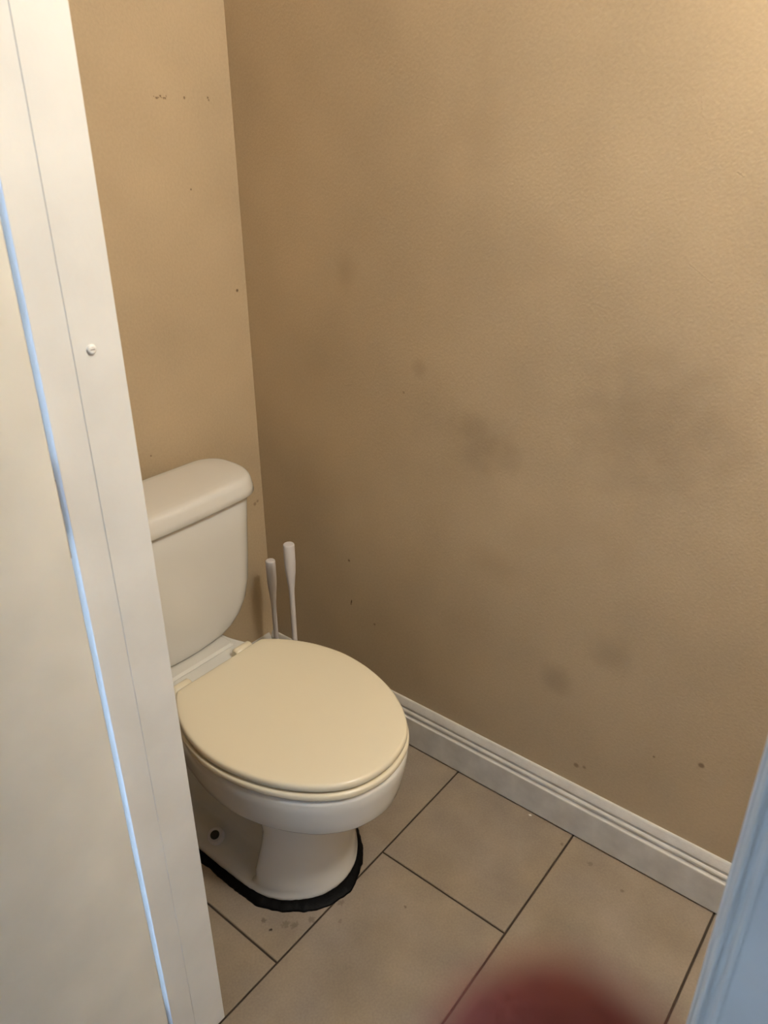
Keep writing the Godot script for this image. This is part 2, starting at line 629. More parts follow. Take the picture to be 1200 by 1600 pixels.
func build_floor() -> void:
	var st := start()
	add_box(st, Vector3(-WALL, -0.06, -WALL), Vector3(ROOM_LENGTH + WALL, -0.0022, HALL_FACE))
	var floor_node := commit(st, "floor", mat.grout)
	structure(floor_node, "beige rectangular floor tiles with thin dark grout lines", "floor")
	var first := 0.6516
	var width := 0.3075
	var long := 0.6240
	var gap := 0.0021
	for row in range(-3, 7):
		var x0 := first + row * width
		var x1 := x0 + width
		var offset := 0.3131 if posmod(row, 2) == 0 else 0.6325
		for k in range(-2, 3):
			var z0 := offset + k * long
			var z1 := z0 + long
			var lo := Vector3(maxf(x0 + gap, 0.0), -0.012, maxf(z0 + gap, 0.0))
			var hi := Vector3(minf(x1 - gap, ROOM_LENGTH), 0.0, minf(z1 - gap, HALL_FACE))
			if hi.x - lo.x < 0.01 or hi.z - lo.z < 0.01:
				continue
			st = start()
			st.set_smooth_group(-1)
			var b := 0.0012
			var rings := []
			for lv in [[lo.y, 0.0], [-b, 0.0], [0.0, b]]:
				var i: float = lv[1]
				rings.append([Vector3(lo.x + i, lv[0], lo.z + i), Vector3(hi.x - i, lv[0], lo.z + i), Vector3(hi.x - i, lv[0], hi.z - i), Vector3(lo.x + i, lv[0], hi.z - i)])
			var mid := (lo + hi) * 0.5
			for q in 2:
				for i in 4:
					var j := (i + 1) % 4
					var out: Vector3 = (rings[q][i] + rings[q][j]) * 0.5 - mid
					out.y = 0.02
					for t in [[rings[q][i], rings[q][j], rings[q + 1][j]], [rings[q][i], rings[q + 1][j], rings[q + 1][i]]]:
						tri_uv(st, t[0], t[1], t[2], out)
			tri_uv(st, rings[2][0], rings[2][1], rings[2][2], Vector3.UP)
			tri_uv(st, rings[2][0], rings[2][2], rings[2][3], Vector3.UP)
			commit(st, "tile", mat.tile, floor_node)


func tri_uv(st: SurfaceTool, a: Vector3, b: Vector3, c: Vector3, out: Vector3) -> void:
	var q := [a, b, c]
	if (b - a).cross(c - a).dot(out) > 0.0:
		q = [a, c, b]
	for v in q:
		st.set_uv(Vector2(v.x / 1.8, v.z / 0.9))
		st.add_vertex(v)


# ------------------------------------------------------------------ hallway the camera stands in
func build_hallway() -> void:
	var x0 := -0.5
	var x1 := 3.0
	var z1 := 2.6
	var st := start()
	add_box(st, Vector3(x0 - WALL, -0.06, HALL_FACE), Vector3(x1 + WALL, 0.0, z1 + WALL))
	structure(commit(st, "floor_hall", mat.hall_floor), "plain floor of the hallway outside the toilet room", "floor")
	st = start()
	add_box(st, Vector3(x0 - WALL, CEILING, HALL_FACE), Vector3(x1 + WALL, CEILING + 0.08, z1 + WALL))
	structure(commit(st, "ceiling_hall", mat.ceiling), "white ceiling over the hallway", "ceiling")
	st = start()
	add_box(st, Vector3(x0, 0, z1), Vector3(x1, CEILING, z1 + WALL))
	structure(commit(st, "wall_hall_rear", mat.hall), "off-white hallway wall opposite the toilet doorway", "wall")
	st = start()
	add_box(st, Vector3(x1, 0, HALL_FACE), Vector3(x1 + WALL, CEILING, z1 + WALL))
	structure(commit(st, "wall_hall_right", mat.hall), "off-white wall closing the hallway", "wall")
	st = start()
	add_box(st, Vector3(x0, 0, HALL_FACE - WALL), Vector3(-WALL, CEILING, HALL_FACE))
	add_box(st, Vector3(ROOM_LENGTH + WALL, 0, HALL_FACE - WALL), Vector3(x1, CEILING, HALL_FACE))
	structure(commit(st, "wall_hall_front", mat.hall), "off-white hallway wall beside the toilet room", "wall")
	# wall with the window that lets the daylight in
	var wz0 := 0.98
	var wz1 := 2.45
	var wy0 := 0.5
	var wy1 := 2.15
	st = start()
	add_box(st, Vector3(x0 - WALL, 0, HALL_FACE - WALL), Vector3(x0, CEILING, wz0))
	add_box(st, Vector3(x0 - WALL, 0, wz1), Vector3(x0, CEILING, z1 + WALL))
	add_box(st, Vector3(x0 - WALL, 0, wz0), Vector3(x0, wy0, wz1))
	add_box(st, Vector3(x0 - WALL, wy1, wz0), Vector3(x0, CEILING, wz1))
	structure(commit(st, "wall_hall_left", mat.hall), "off-white hallway wall holding the window", "wall")
	build_window("window_1", x0 - 0.045, wy0, wy1, wz0, wz1, "white framed hallway window behind the open door")


func build_window(called: String, x: float, y0: float, y1: float, z0: float, z1: float, label: String) -> void:
	var win := thing(called, Vector3(x, y0, (z0 + z1) * 0.5))
	structure(win, label, "window")
	var hw := (z1 - z0) * 0.5
	var hh := y1 - y0
	var st := start()
	add_box(st, Vector3(-0.03, 0, -hw), Vector3(0.03, 0.05, hw), 0.004)
	add_box(st, Vector3(-0.03, hh - 0.05, -hw), Vector3(0.03, hh, hw), 0.004)
	add_box(st, Vector3(-0.03, 0.05, -hw), Vector3(0.03, hh - 0.05, -hw + 0.05), 0.004)
	add_box(st, Vector3(-0.03, 0.05, hw - 0.05), Vector3(0.03, hh - 0.05, hw), 0.004)
	add_box(st, Vector3(-0.025, hh * 0.5 - 0.025, -hw + 0.05), Vector3(0.025, hh * 0.5 + 0.025, hw - 0.05), 0.004)
	commit(st, "window_frame", mat.trim, win)
	for k in 2:
		st = start()
		var lo := 0.05 if k == 0 else hh * 0.5 + 0.025
		add_box(st, Vector3(-0.002, lo, -hw + 0.05), Vector3(0.002, lo + hh * 0.5 - 0.075, hw - 0.05))
		commit(st, "pane", mat.pane, win)


# ------------------------------------------------------------------ jambs and casings
func build_doorway() -> void:
	var top := 2.03
	# hinge jamb: a rabbet for the door, then the stop
	var st := start()
	add_box(st, Vector3(JAMB_A - 0.02, 0, ROOM_DEPTH), Vector3(JAMB_A + 0.0018, top, HALL_FACE + 0.001), 0.0006)
	add_box(st, Vector3(JAMB_A - 0.006, 0, ROOM_DEPTH), Vector3(JAMB_A + 0.003, top - 0.012, 0.8175), 0.0008)
	var jamb := commit(st, "trim_1", mat.trim)
	structure(jamb, "white painted door jamb with a raised stop beside the open door", "door jamb")
	var sc := Node3D.new()
	sc.name = "screw"
	sc.position = Vector3(JAMB_A + 0.003, 1.200, 0.7965)
	jamb.add_child(sc, true)
	st = start()
	# round head standing proud of the stop, with a slot
	var prof := [[0.0052, 0.0], [0.0054, 0.0014], [0.0047, 0.0026], [0.0030, 0.0031]]
	var rings := []
	for p in prof:
		rings.append(circle(Vector3(p[1], 0, 0), Vector3(0, p[0], 0), Vector3(0, 0, p[0]), 20))
	loft(st, rings)
	var head := commit(st, "screw_head", mat.screw, sc)
	head.set_meta("label", "white painted round screw head")
	st = start()
	add_box(st, Vector3(0.0029, -0.0006, -0.0026), Vector3(0.0033, 0.0006, 0.0026))
	commit(st, "slot", mat.hinge, sc)
	# latch jamb
	st = start()
	add_box(st, Vector3(JAMB_B, 0, ROOM_DEPTH), Vector3(JAMB_B + 0.02, top, HALL_FACE + 0.001), 0.0012)
	add_box(st, Vector3(JAMB_B - 0.0065, 0, ROOM_DEPTH), Vector3(JAMB_B + 0.006, top - 0.012, 0.8165), 0.0016)
	structure(commit(st, "trim_2", mat.trim), "white painted latch-side door jamb behind the moulded casing", "door jamb")
	st = start()
	add_box(st, Vector3(JAMB_A - 0.02, top, ROOM_DEPTH), Vector3(JAMB_B + 0.02, top + 0.02, HALL_FACE), 0.0012)
	structure(commit(st, "trim_3", mat.trim), "white head jamb over the doorway", "door jamb")
	# casings on the hallway side: [across from the opening, out of the wall]
	var casing := PackedVector2Array([Vector2(0, 0), Vector2(0, 0.0085), Vector2(0.0008, 0.0105), Vector2(0.0026, 0.0115), Vector2(0.0042, 0.0108), Vector2(0.0050, 0.0090), Vector2(0.0068, 0.0084),
		Vector2(0.0086, 0.0092), Vector2(0.0094, 0.0118), Vector2(0.0112, 0.0134), Vector2(0.0132, 0.0134), Vector2(0.0146, 0.0124), Vector2(0.0160, 0.0122), Vector2(0.0540, 0.0152), Vector2(0.0570, 0.0140), Vector2(0.0575, 0)])
	st = start()
	extrude(st, casing, Vector3(JAMB_A - 0.0125, 0, HALL_FACE), Vector3(JAMB_A - 0.0125, 2.09, HALL_FACE), Vector3(-1, 0, 0), Vector3(0, 0, 1))
	structure(commit(st, "trim_4", mat.trim), "white door casing glimpsed through the hinge gap of the open door", "door casing")
	st = start()
	extrude(st, casing, Vector3(JAMB_B + 0.001, 0, HALL_FACE), Vector3(JAMB_B + 0.001, 2.09, HALL_FACE), Vector3(1, 0, 0), Vector3(0, 0, 1))
	structure(commit(st, "trim_5", mat.trim), "moulded door casing in cool bluish daylight beside the doorway", "door casing")
	st = start()
	extrude(st, casing, Vector3(JAMB_A - 0.06, 2.035, HALL_FACE), Vector3(JAMB_B + 0.06, 2.035, HALL_FACE), Vector3(0, 1, 0), Vector3(0, 0, 1))
	structure(commit(st, "trim_6", mat.trim), "white door casing over the doorway", "door casing")


# ------------------------------------------------------------------ door swung open into the hallway
func build_door() -> void:
	var door := thing("door_1", Vector3(0.643, 0.0, 0.8780))
	structure(door, "cream painted flat door swung open beside the white jamb", "door")
	var st := start()
	add_box(st, Vector3(0.0155, 0.012, 0.006), Vector3(0.0505, 2.02, 0.705), 0.0015)
	commit(st, "door_leaf", mat.door, door)
	for y in [0.10, 1.045, 1.84]:
		var hinge := Node3D.new()
		hinge.name = "hinge"
		hinge.position = Vector3(0, y, 0)
		door.add_child(hinge, true)
		st = start()
		cylinder(st, Vector3(0, -0.045, 0), Vector3(0, 0.045, 0), 0.0062, 0.001, 16)
		commit(st, "knuckle", mat.hinge, hinge)
		st = start()
		add_box(st, Vector3(0.004, -0.045, 0.0035), Vector3(0.046, 0.045, 0.006))
		commit(st, "leaf_plate", mat.hinge, hinge)
	var knob := Node3D.new()
	knob.name = "door_knob"
	knob.position = Vector3(0.0505, 0.96, 0.645)
	door.add_child(knob, true)
	st = start()
	var rings := []
	for p in [[0.030, 0.0], [0.030, 0.004], [0.012, 0.008], [0.011, 0.030], [0.022, 0.038], [0.027, 0.048], [0.024, 0.058], [0.010, 0.063]]:
		rings.append(circle(Vector3(p[1], 0, 0), Vector3(0, p[0], 0), Vector3(0, 0, p[0]), 24))
	loft(st, rings)
	commit(st, "knob", mat.brass, knob)


# ------------------------------------------------------------------ the ceiling lamp of the toilet room
func build_ceiling_lamp() -> void:
	var at := Vector3(1.75, CEILING, 0.60)
	var lamp := thing("ceiling_lamp", at)
	tag(lamp, "round glowing ceiling lamp over the toilet room", "lamp")
	var st := start()
	lathe(st, [[0.135, 0.0], [0.135, -0.018], [0.125, -0.024]])
	commit(st, "lamp_base", mat.chrome, lamp)
	st = start()
	lathe(st, [[0.122, -0.024], [0.120, -0.050], [0.105, -0.078], [0.075, -0.098], [0.035, -0.108], [0.01, -0.110]], Vector3.ZERO, 32)
	var glow := StandardMaterial3D.new()
	glow.albedo_color = Color(0.95, 0.93, 0.88)
	glow.emission_enabled = true
	glow.emission = Color(1.0, 0.95, 0.86)
	glow.emission_energy_multiplier = 1.5
	commit(st, "glass_shade", glow, lamp)
	var light := OmniLight3D.new()
	light.name = "lamp_light"
	light.light_color = Color(1.0, 0.995, 0.975)
	light.light_energy = 1.66
	light.light_size = 0.11
	light.omni_range = 12.0
	light.omni_attenuation = 2.0
	light.shadow_enabled = true
	light.position = Vector3(0, -0.235, 0)
	lamp.add_child(light, true)


# ------------------------------------------------------------------ toilet
const LID := [[0.304, 0.0], [0.304, 0.060], [0.304, 0.106], [0.311, 0.121], [0.350, 0.150], [0.400, 0.1735], [0.450, 0.1865], [0.500, 0.1905], [0.560, 0.1840], [0.620, 0.1665],
	[0.670, 0.1420], [0.710, 0.1120], [0.738, 0.0780], [0.753, 0.0400], [0.758, 0.0]]


func build_toilet() -> void:
	var toilet := thing("toilet", Vector3(0, 0, CENTRE))
	tag(toilet, "off-white two-piece toilet with closed elongated lid beside the long wall", "toilet")
	build_bowl(toilet)
	build_seat(toilet)
	build_tank(toilet)
	build_caulk(toilet)


# the foot's outline on the floor, as seen from above
const FOOT := [[0.100, 0.0], [0.100, 0.085], [0.105, 0.120], [0.180, 0.136], [0.250, 0.138], [0.320, 0.138], [0.400, 0.138], [0.460, 0.138], [0.490, 0.1375], [0.505, 0.136],
	[0.535, 0.130], [0.570, 0.114], [0.600, 0.088], [0.622, 0.058], [0.633, 0.030], [0.637, 0.0]]


func build_bowl(toilet: Node3D) -> void:
	var rim := [[0.035, 0.0], [0.035, 0.085], [0.045, 0.100], [0.120, 0.108], [0.200, 0.113], [0.255, 0.128], [0.320, 0.150], [0.380, 0.169], [0.440, 0.1845], [0.500, 0.1905],
		[0.560, 0.1845], [0.620, 0.1675], [0.670, 0.1435], [0.710, 0.1145], [0.746, 0.066], [0.7615, 0.0]]
	var band := [[0.040, 0.0], [0.040, 0.080], [0.050, 0.095], [0.120, 0.100], [0.200, 0.106], [0.255, 0.120], [0.320, 0.141], [0.380, 0.158], [0.440, 0.1715], [0.500, 0.1775],
		[0.557, 0.1725], [0.613, 0.1570], [0.660, 0.1345], [0.698, 0.1070], [0.732, 0.062], [0.7465, 0.0]]
	var under := [[0.060, 0.0], [0.060, 0.060], [0.070, 0.075], [0.140, 0.085], [0.220, 0.096], [0.280, 0.110], [0.340, 0.124], [0.400, 0.136], [0.455, 0.144], [0.505, 0.148],
		[0.550, 0.143], [0.590, 0.128], [0.625, 0.106], [0.652, 0.080], [0.672, 0.045], [0.680, 0.0]]
	var upper := [[0.080, 0.0], [0.080, 0.055], [0.090, 0.066], [0.160, 0.076], [0.235, 0.084], [0.300, 0.090], [0.365, 0.096], [0.430, 0.100], [0.535, 0.108], [0.548, 0.128],
		[0.565, 0.128], [0.588, 0.114], [0.609, 0.092], [0.626, 0.064], [0.636, 0.034], [0.640, 0.0]]
	var column := [[0.100, 0.0], [0.100, 0.050], [0.110, 0.060], [0.180, 0.068], [0.250, 0.072], [0.320, 0.075], [0.400, 0.077], [0.470, 0.080], [0.527, 0.088], [0.531, 0.121],
		[0.548, 0.122], [0.574, 0.109], [0.595, 0.087], [0.609, 0.060], [0.617, 0.031], [0.620, 0.0]]
	var low := [[0.110, 0.0], [0.110, 0.052], [0.120, 0.066], [0.180, 0.076], [0.250, 0.080], [0.320, 0.082], [0.400, 0.083], [0.460, 0.085], [0.506, 0.092], [0.510, 0.126],
		[0.535, 0.126], [0.567, 0.111], [0.594, 0.087], [0.613, 0.058], [0.623, 0.030], [0.627, 0.0]]
	var shelf := [[0.106, 0.0], [0.106, 0.064], [0.114, 0.090], [0.180, 0.108], [0.250, 0.112], [0.320, 0.113], [0.400, 0.113], [0.460, 0.114], [0.494, 0.118], [0.504, 0.132],
		[0.535, 0.128], [0.569, 0.113], [0.598, 0.088], [0.619, 0.058], [0.629, 0.030], [0.633, 0.0]]
	var levels := []
	# [height, outline, grown by]
	for lv in [[0.0, FOOT, -0.003], [0.004, FOOT, 0.0], [0.016, FOOT, -0.0005], [0.024, FOOT, -0.004], [0.032, shelf, 0.0], [0.048, low, 0.0], [0.07, low, -0.001], [0.15, column, 0.0], [0.205, upper, 0.0],
			[0.240, upper, 0.006], [0.262, under, 0.0], [0.274, under, 0.014], [0.2800, band, -0.006], [0.2825, band, 0.001], [0.287, band, 0.0035], [0.305, band, 0.0065], [0.340, rim, -0.0015], [0.362, rim, 0.0], [0.3675, rim, -0.002], [0.3705, rim, -0.0065]]:
		levels.append([lv[0], grow(curve_through(vectors(lv[1]), 5), lv[2])])
	var rings := []
	for lv in levels:
		rings.append(ring_of(lv[1], lv[0]))
	var st := start()
	loft(st, rings, true, false)
	# flat rim top and deck: strips between the two sides
	var half: PackedVector2Array = levels[levels.size() - 1][1]
	st.set_smooth_group(-1)
	for k in half.size() - 1:
		var a := half[k]
		var b := half[k + 1]
		quad(st, Vector3(a.x, 0.3705, -a.y), Vector3(a.x, 0.3705, a.y), Vector3(b.x, 0.3705, b.y), Vector3(b.x, 0.3705, -b.y), Vector3.UP)
	var bowl := commit(st, "bowl", mat.china, toilet)
	bowl.set_meta("label", "glazed off-white bowl and pedestal")
	# raised pad the tank sits on
	st = start()
	add_box(st, Vector3(0.045, 0.366, -0.098), Vector3(0.236, 0.378, 0.098), 0.005)
	commit(st, "tank_pad", mat.china, bowl)
	# bolt holes in the foot
	for s in [1, -1]:
		st = start()
		cylinder(st, Vector3(0.362, 0.024, s * 0.1015), Vector3(0.3676, 0.0500, s * 0.1135), 0.0182, 0.004, 24)
		commit(st, "bolt_washer", mat.plastic, bowl)
		st = start()
		cylinder(st, Vector3(0.3672, 0.0485, s * 0.1130), Vector3(0.3679, 0.0522, s * 0.1144), 0.0100, 0.0015, 18)
		var bolt := commit(st, "bolt", mat.hole, bowl)
		bolt.set_meta("label", "dark floor bolt without its cap")


func build_seat(toilet: Node3D) -> void:
	var base := curve_through(vectors(LID), 6)
	# lid: thin slab with rounded edges and a slightly domed top
	var rings := []
	for lv in [[0.3938, -0.005], [0.3944, -0.0015], [0.3964, 0.0], [0.4025, 0.0], [0.4058, -0.0008], [0.4082, -0.0028], [0.4094, -0.0058]]:
		rings.append(ring_of(grow(base, lv[1]), lv[0]))
	var inner := grow(base, -0.0058)
	for lv in [[0.4102, 0.93], [0.4113, 0.75], [0.4120, 0.5], [0.4123, 0.2], [0.4124, 0.02]]:
		rings.append(ring_of(shrink(inner, lv[1], 0.52), lv[0]))
	var st := start()
	loft(st, rings)
	var seat := Node3D.new()
	seat.name = "toilet_seat"
	toilet.add_child(seat, true)
	seat.set_meta("label", "closed cream plastic seat and lid")
	commit(st, "lid", mat.seat, seat)
	# seat ring under the lid
	var ring_pts := LID.duplicate(true)
	for k in 4:
		ring_pts[k][0] -= 0.004
	var outer := grow(curve_through(vectors(ring_pts), 6), 0.0032)
	rings = []
	for lv in [[0.3755, -0.004], [0.3765, -0.001], [0.379, 0.0], [0.3860, 0.0], [0.3884, -0.0015], [0.3896, -0.005]]:
		rings.append(ring_of(grow(outer, lv[1]), lv[0]))
	rings.append(ring_of(shrink(outer, 0.62, 0.56), 0.3896))
	rings.append(ring_of(shrink(outer, 0.62, 0.56), 0.3755))
	st = start()
	loft(st, rings, false, false, 0, true)
	commit(st, "seat_ring", mat.seat, seat)
	for s in [-1, 1]:
		for x in [0.42, 0.68]:
			st = start()
			add_box(st, Vector3(x - 0.014, 0.3700, s * (0.155 if x < 0.5 else 0.108) - 0.006), Vector3(x + 0.014, 0.3760, s * (0.155 if x < 0.5 else 0.108) + 0.006), 0.001)
			commit(st, "bumper", mat.seat, seat)
	# hinge posts on the deck
	for s in [-1, 1]:
		st = start()
		add_box(st, Vector3(0.262, 0.3700, s * 0.084 - 0.016), Vector3(0.300, 0.3800, s * 0.084 + 0.016), 0.004)
		cylinder(st, Vector3(0.278, 0.3830, s * 0.084 - 0.023), Vector3(0.278, 0.3830, s * 0.084 + 0.023), 0.0125, 0.004, 20)
		commit(st, "hinge", mat.seat, seat)


# plan of the tank: straight back, front bowed a little, wide elliptical front corners
func tank_half(front: float, half: float, back: float, rx: float, rz: float, bow := 0.006, rb := 0.012) -> PackedVector2Array:
	var out := PackedVector2Array()
	out.append(Vector2(back, 0))
	for k in 4:
		out.append(Vector2(back, (half - rb) * (k + 1) / 4.0))
	for k in range(1, 9):
		var t := PI * 0.5 * k / 8.0
		out.append(Vector2(back + rb * (1 - cos(t)), half - rb + rb * sin(t)))
	for k in range(0, 13):
		var t := PI * 0.5 * k / 12.0
		out.append(Vector2(front - rx + rx * sin(t) , half - rz + rz * cos(t)))
	for k in range(1, 7):
		var f := k / 6.0
		var y := (half - rz) * (1.0 - f)
		out.append(Vector2(front + bow * (1.0 - (1.0 - f) * (1.0 - f)), y))
	return out


func build_tank(toilet: Node3D) -> void:
	var st := start()
	var rings := []
	# [height, front, half width, corner depth, corner width]
	for lv in [[0.3785, 0.190, 0.105, 0.060, 0.050], [0.3815, 0.199, 0.125, 0.075, 0.060], [0.388, 0.204, 0.150, 0.090, 0.070], [0.400, 0.206, 0.177, 0.100, 0.078], [0.418, 0.2065, 0.200, 0.108, 0.080],
			[0.445, 0.207, 0.2155, 0.112, 0.078], [0.49, 0.208, 0.226, 0.115, 0.076], [0.56, 0.209, 0.2300, 0.108, 0.073], [0.63, 0.2095, 0.2335, 0.102, 0.071], [0.695, 0.210, 0.2370, 0.100, 0.070], [0.7045, 0.205, 0.2320, 0.100, 0.070]]:
		rings.append(ring_of(tank_half(lv[1], lv[2], 0.040, lv[3], lv[4]), lv[0]))
	loft(st, rings)
	var tank := Node3D.new()
	tank.name = "tank"
	toilet.add_child(tank, true)
	commit(st, "tank_body", mat.china, tank)
	st = start()
	rings = []
	# [height, drawn in from the lower edge]
	for lv in [[0.7030, 0.006], [0.7035, 0.002], [0.7055, 0.0], [0.7180, 0.0012], [0.7320, 0.0040], [0.7385, 0.0065], [0.7425, 0.0105], [0.7445, 0.0150], [0.7458, 0.0210]]:
		var i: float = lv[1]
		rings.append(ring_of(tank_half(0.2245 - i, 0.2475 - i, 0.034 + minf(i, 0.02), 0.095 - i * 0.5, 0.075 - i * 0.5, 0.006, 0.060 - i * 0.5), lv[0]))
	var top := tank_half(0.2245 - 0.021, 0.2475 - 0.021, 0.054, 0.085, 0.065, 0.006, 0.050)
	for lv in [[0.7464, 0.80], [0.7468, 0.45], [0.7469, 0.05]]:
		rings.append(ring_of(shrink(top, lv[1], 0.128), lv[0]))
	loft(st, rings)
	commit(st, "tank_lid", mat.china, tank)
	# flush lever on the side by the partition
	st = start()
	cylinder(st, Vector3(0.205, 0.655, 0.170), Vector3(0.226, 0.655, 0.170), 0.010, 0.002, 16)
	add_box(st, Vector3(0.222, 0.648, 0.085), Vector3(0.230, 0.662, 0.180), 0.003)
	commit(st, "flush_lever", mat.chrome, tank)


# thick uneven bead of black sealant round the foot
func build_caulk(toilet: Node3D) -> void:
	var half := curve_through(vectors(FOOT), 12)
	var path := ring_of(half, 0.0)
	var n := path.size()
	var wob := noise(71, 8.0, 3)
	var fine := noise(72, 45.0, 2)
	var rings := []
	for k in n:
		var p := path[k]
		var t := (path[(k + 1) % n] - path[(k - 1 + n) % n]).normalized()
		var out := Vector3(t.z, 0, -t.x)
		if out.dot(p - Vector3(0.35, 0, 0)) < 0.0:
			out = -out
		# widest at the front, thin on the wall side
		var front := smoothstep(0.30, 0.66, p.x)
		var side := smoothstep(-0.10, 0.02, p.z)
		var w := 0.0085 + 0.0060 * front * side + 0.0075 * side
		w += wob.get_noise_2d(p.x, p.z) * 0.006 + fine.get_noise_2d(p.x, p.z) * 0.0020
		if Vector2(p.x - 0.628, p.z - 0.015).length() < 0.035:
			w += 0.006 * (1.0 - Vector2(p.x - 0.628, p.z - 0.015).length() / 0.035)
		var h := 0.0085 + 0.003 * wob.get_noise_2d(p.x + 3.0, p.z) + fine.get_noise_2d(p.x, p.z + 5.0) * 0.0015
		var r := PackedVector3Array()
		for q in [[-0.004, 0.001], [-0.003, h], [w * 0.25, h * 1.05], [w * 0.6, h * 0.72], [w * 0.88, h * 0.34], [w, 0.0002]]:
			r.append(p + out * q[0] + Vector3(0, q[1], 0))
		rings.append(r)
	var st := start()
	loft(st, rings, false, false, 0, true)
	var bead := commit(st, "caulk_bead", mat.caulk, toilet)
	bead.set_meta("label", "messy black sealant bead round the foot")


# ------------------------------------------------------------------ plunger and brush in the corner
func handle_profile(top: float, bottom: float, thick: float, thin: float) -> Array:
	return [[thin, bottom], [thin, top - 0.150], [thin * 1.08, top - 0.128], [thick * 0.74, top - 0.098], [thick * 0.92, top - 0.075], [thick, top - 0.055], [thick, top - 0.0045], [thick * 0.96, top - 0.0015], [thick * 0.86, top], [thick * 0.6, top - 0.0012], [thick * 0.2, top - 0.002]]


func build_plunger() -> void:
	var o := thing("toilet_plunger", Vector3(0.216, 0, 0.122))
	tag(o, "taller of two white plastic handles in the corner beside the toilet", "plunger")
	var st := start()
	lathe(st, handle_profile(0.537, 0.085, 0.0138, 0.0066), Vector3.ZERO, 28)
	var stick := commit(st, "handle", mat.plastic, o)
	stick.set_meta("label", "white plastic handle thickening to the top")
	st = start()
	lathe(st, [[0.052, 0.0], [0.058, 0.004], [0.060, 0.020], [0.058, 0.040], [0.048, 0.060], [0.030, 0.074], [0.016, 0.080], [0.013, 0.100], [0.009, 0.104]], Vector3.ZERO, 32)
	commit(st, "cup", mat.rubber, o)


func build_brush() -> void:
	var o := thing("toilet_brush", Vector3(0.092, 0, 0.073))
	tag(o, "shorter of two white plastic handles, close in the wall corner", "brush")
	var st := start()
	lathe(st, handle_profile(0.427, 0.10, 0.0128, 0.0066), Vector3.ZERO, 28)
	commit(st, "handle", mat.plastic, o)
	st = start()
	lathe(st, [[0.046, 0.0], [0.049, 0.004], [0.044, 0.03], [0.038, 0.075], [0.040, 0.120], [0.042, 0.122], [0.036, 0.123], [0.034, 0.110]], Vector3.ZERO, 28)
	commit(st, "holder", mat.plastic, o)


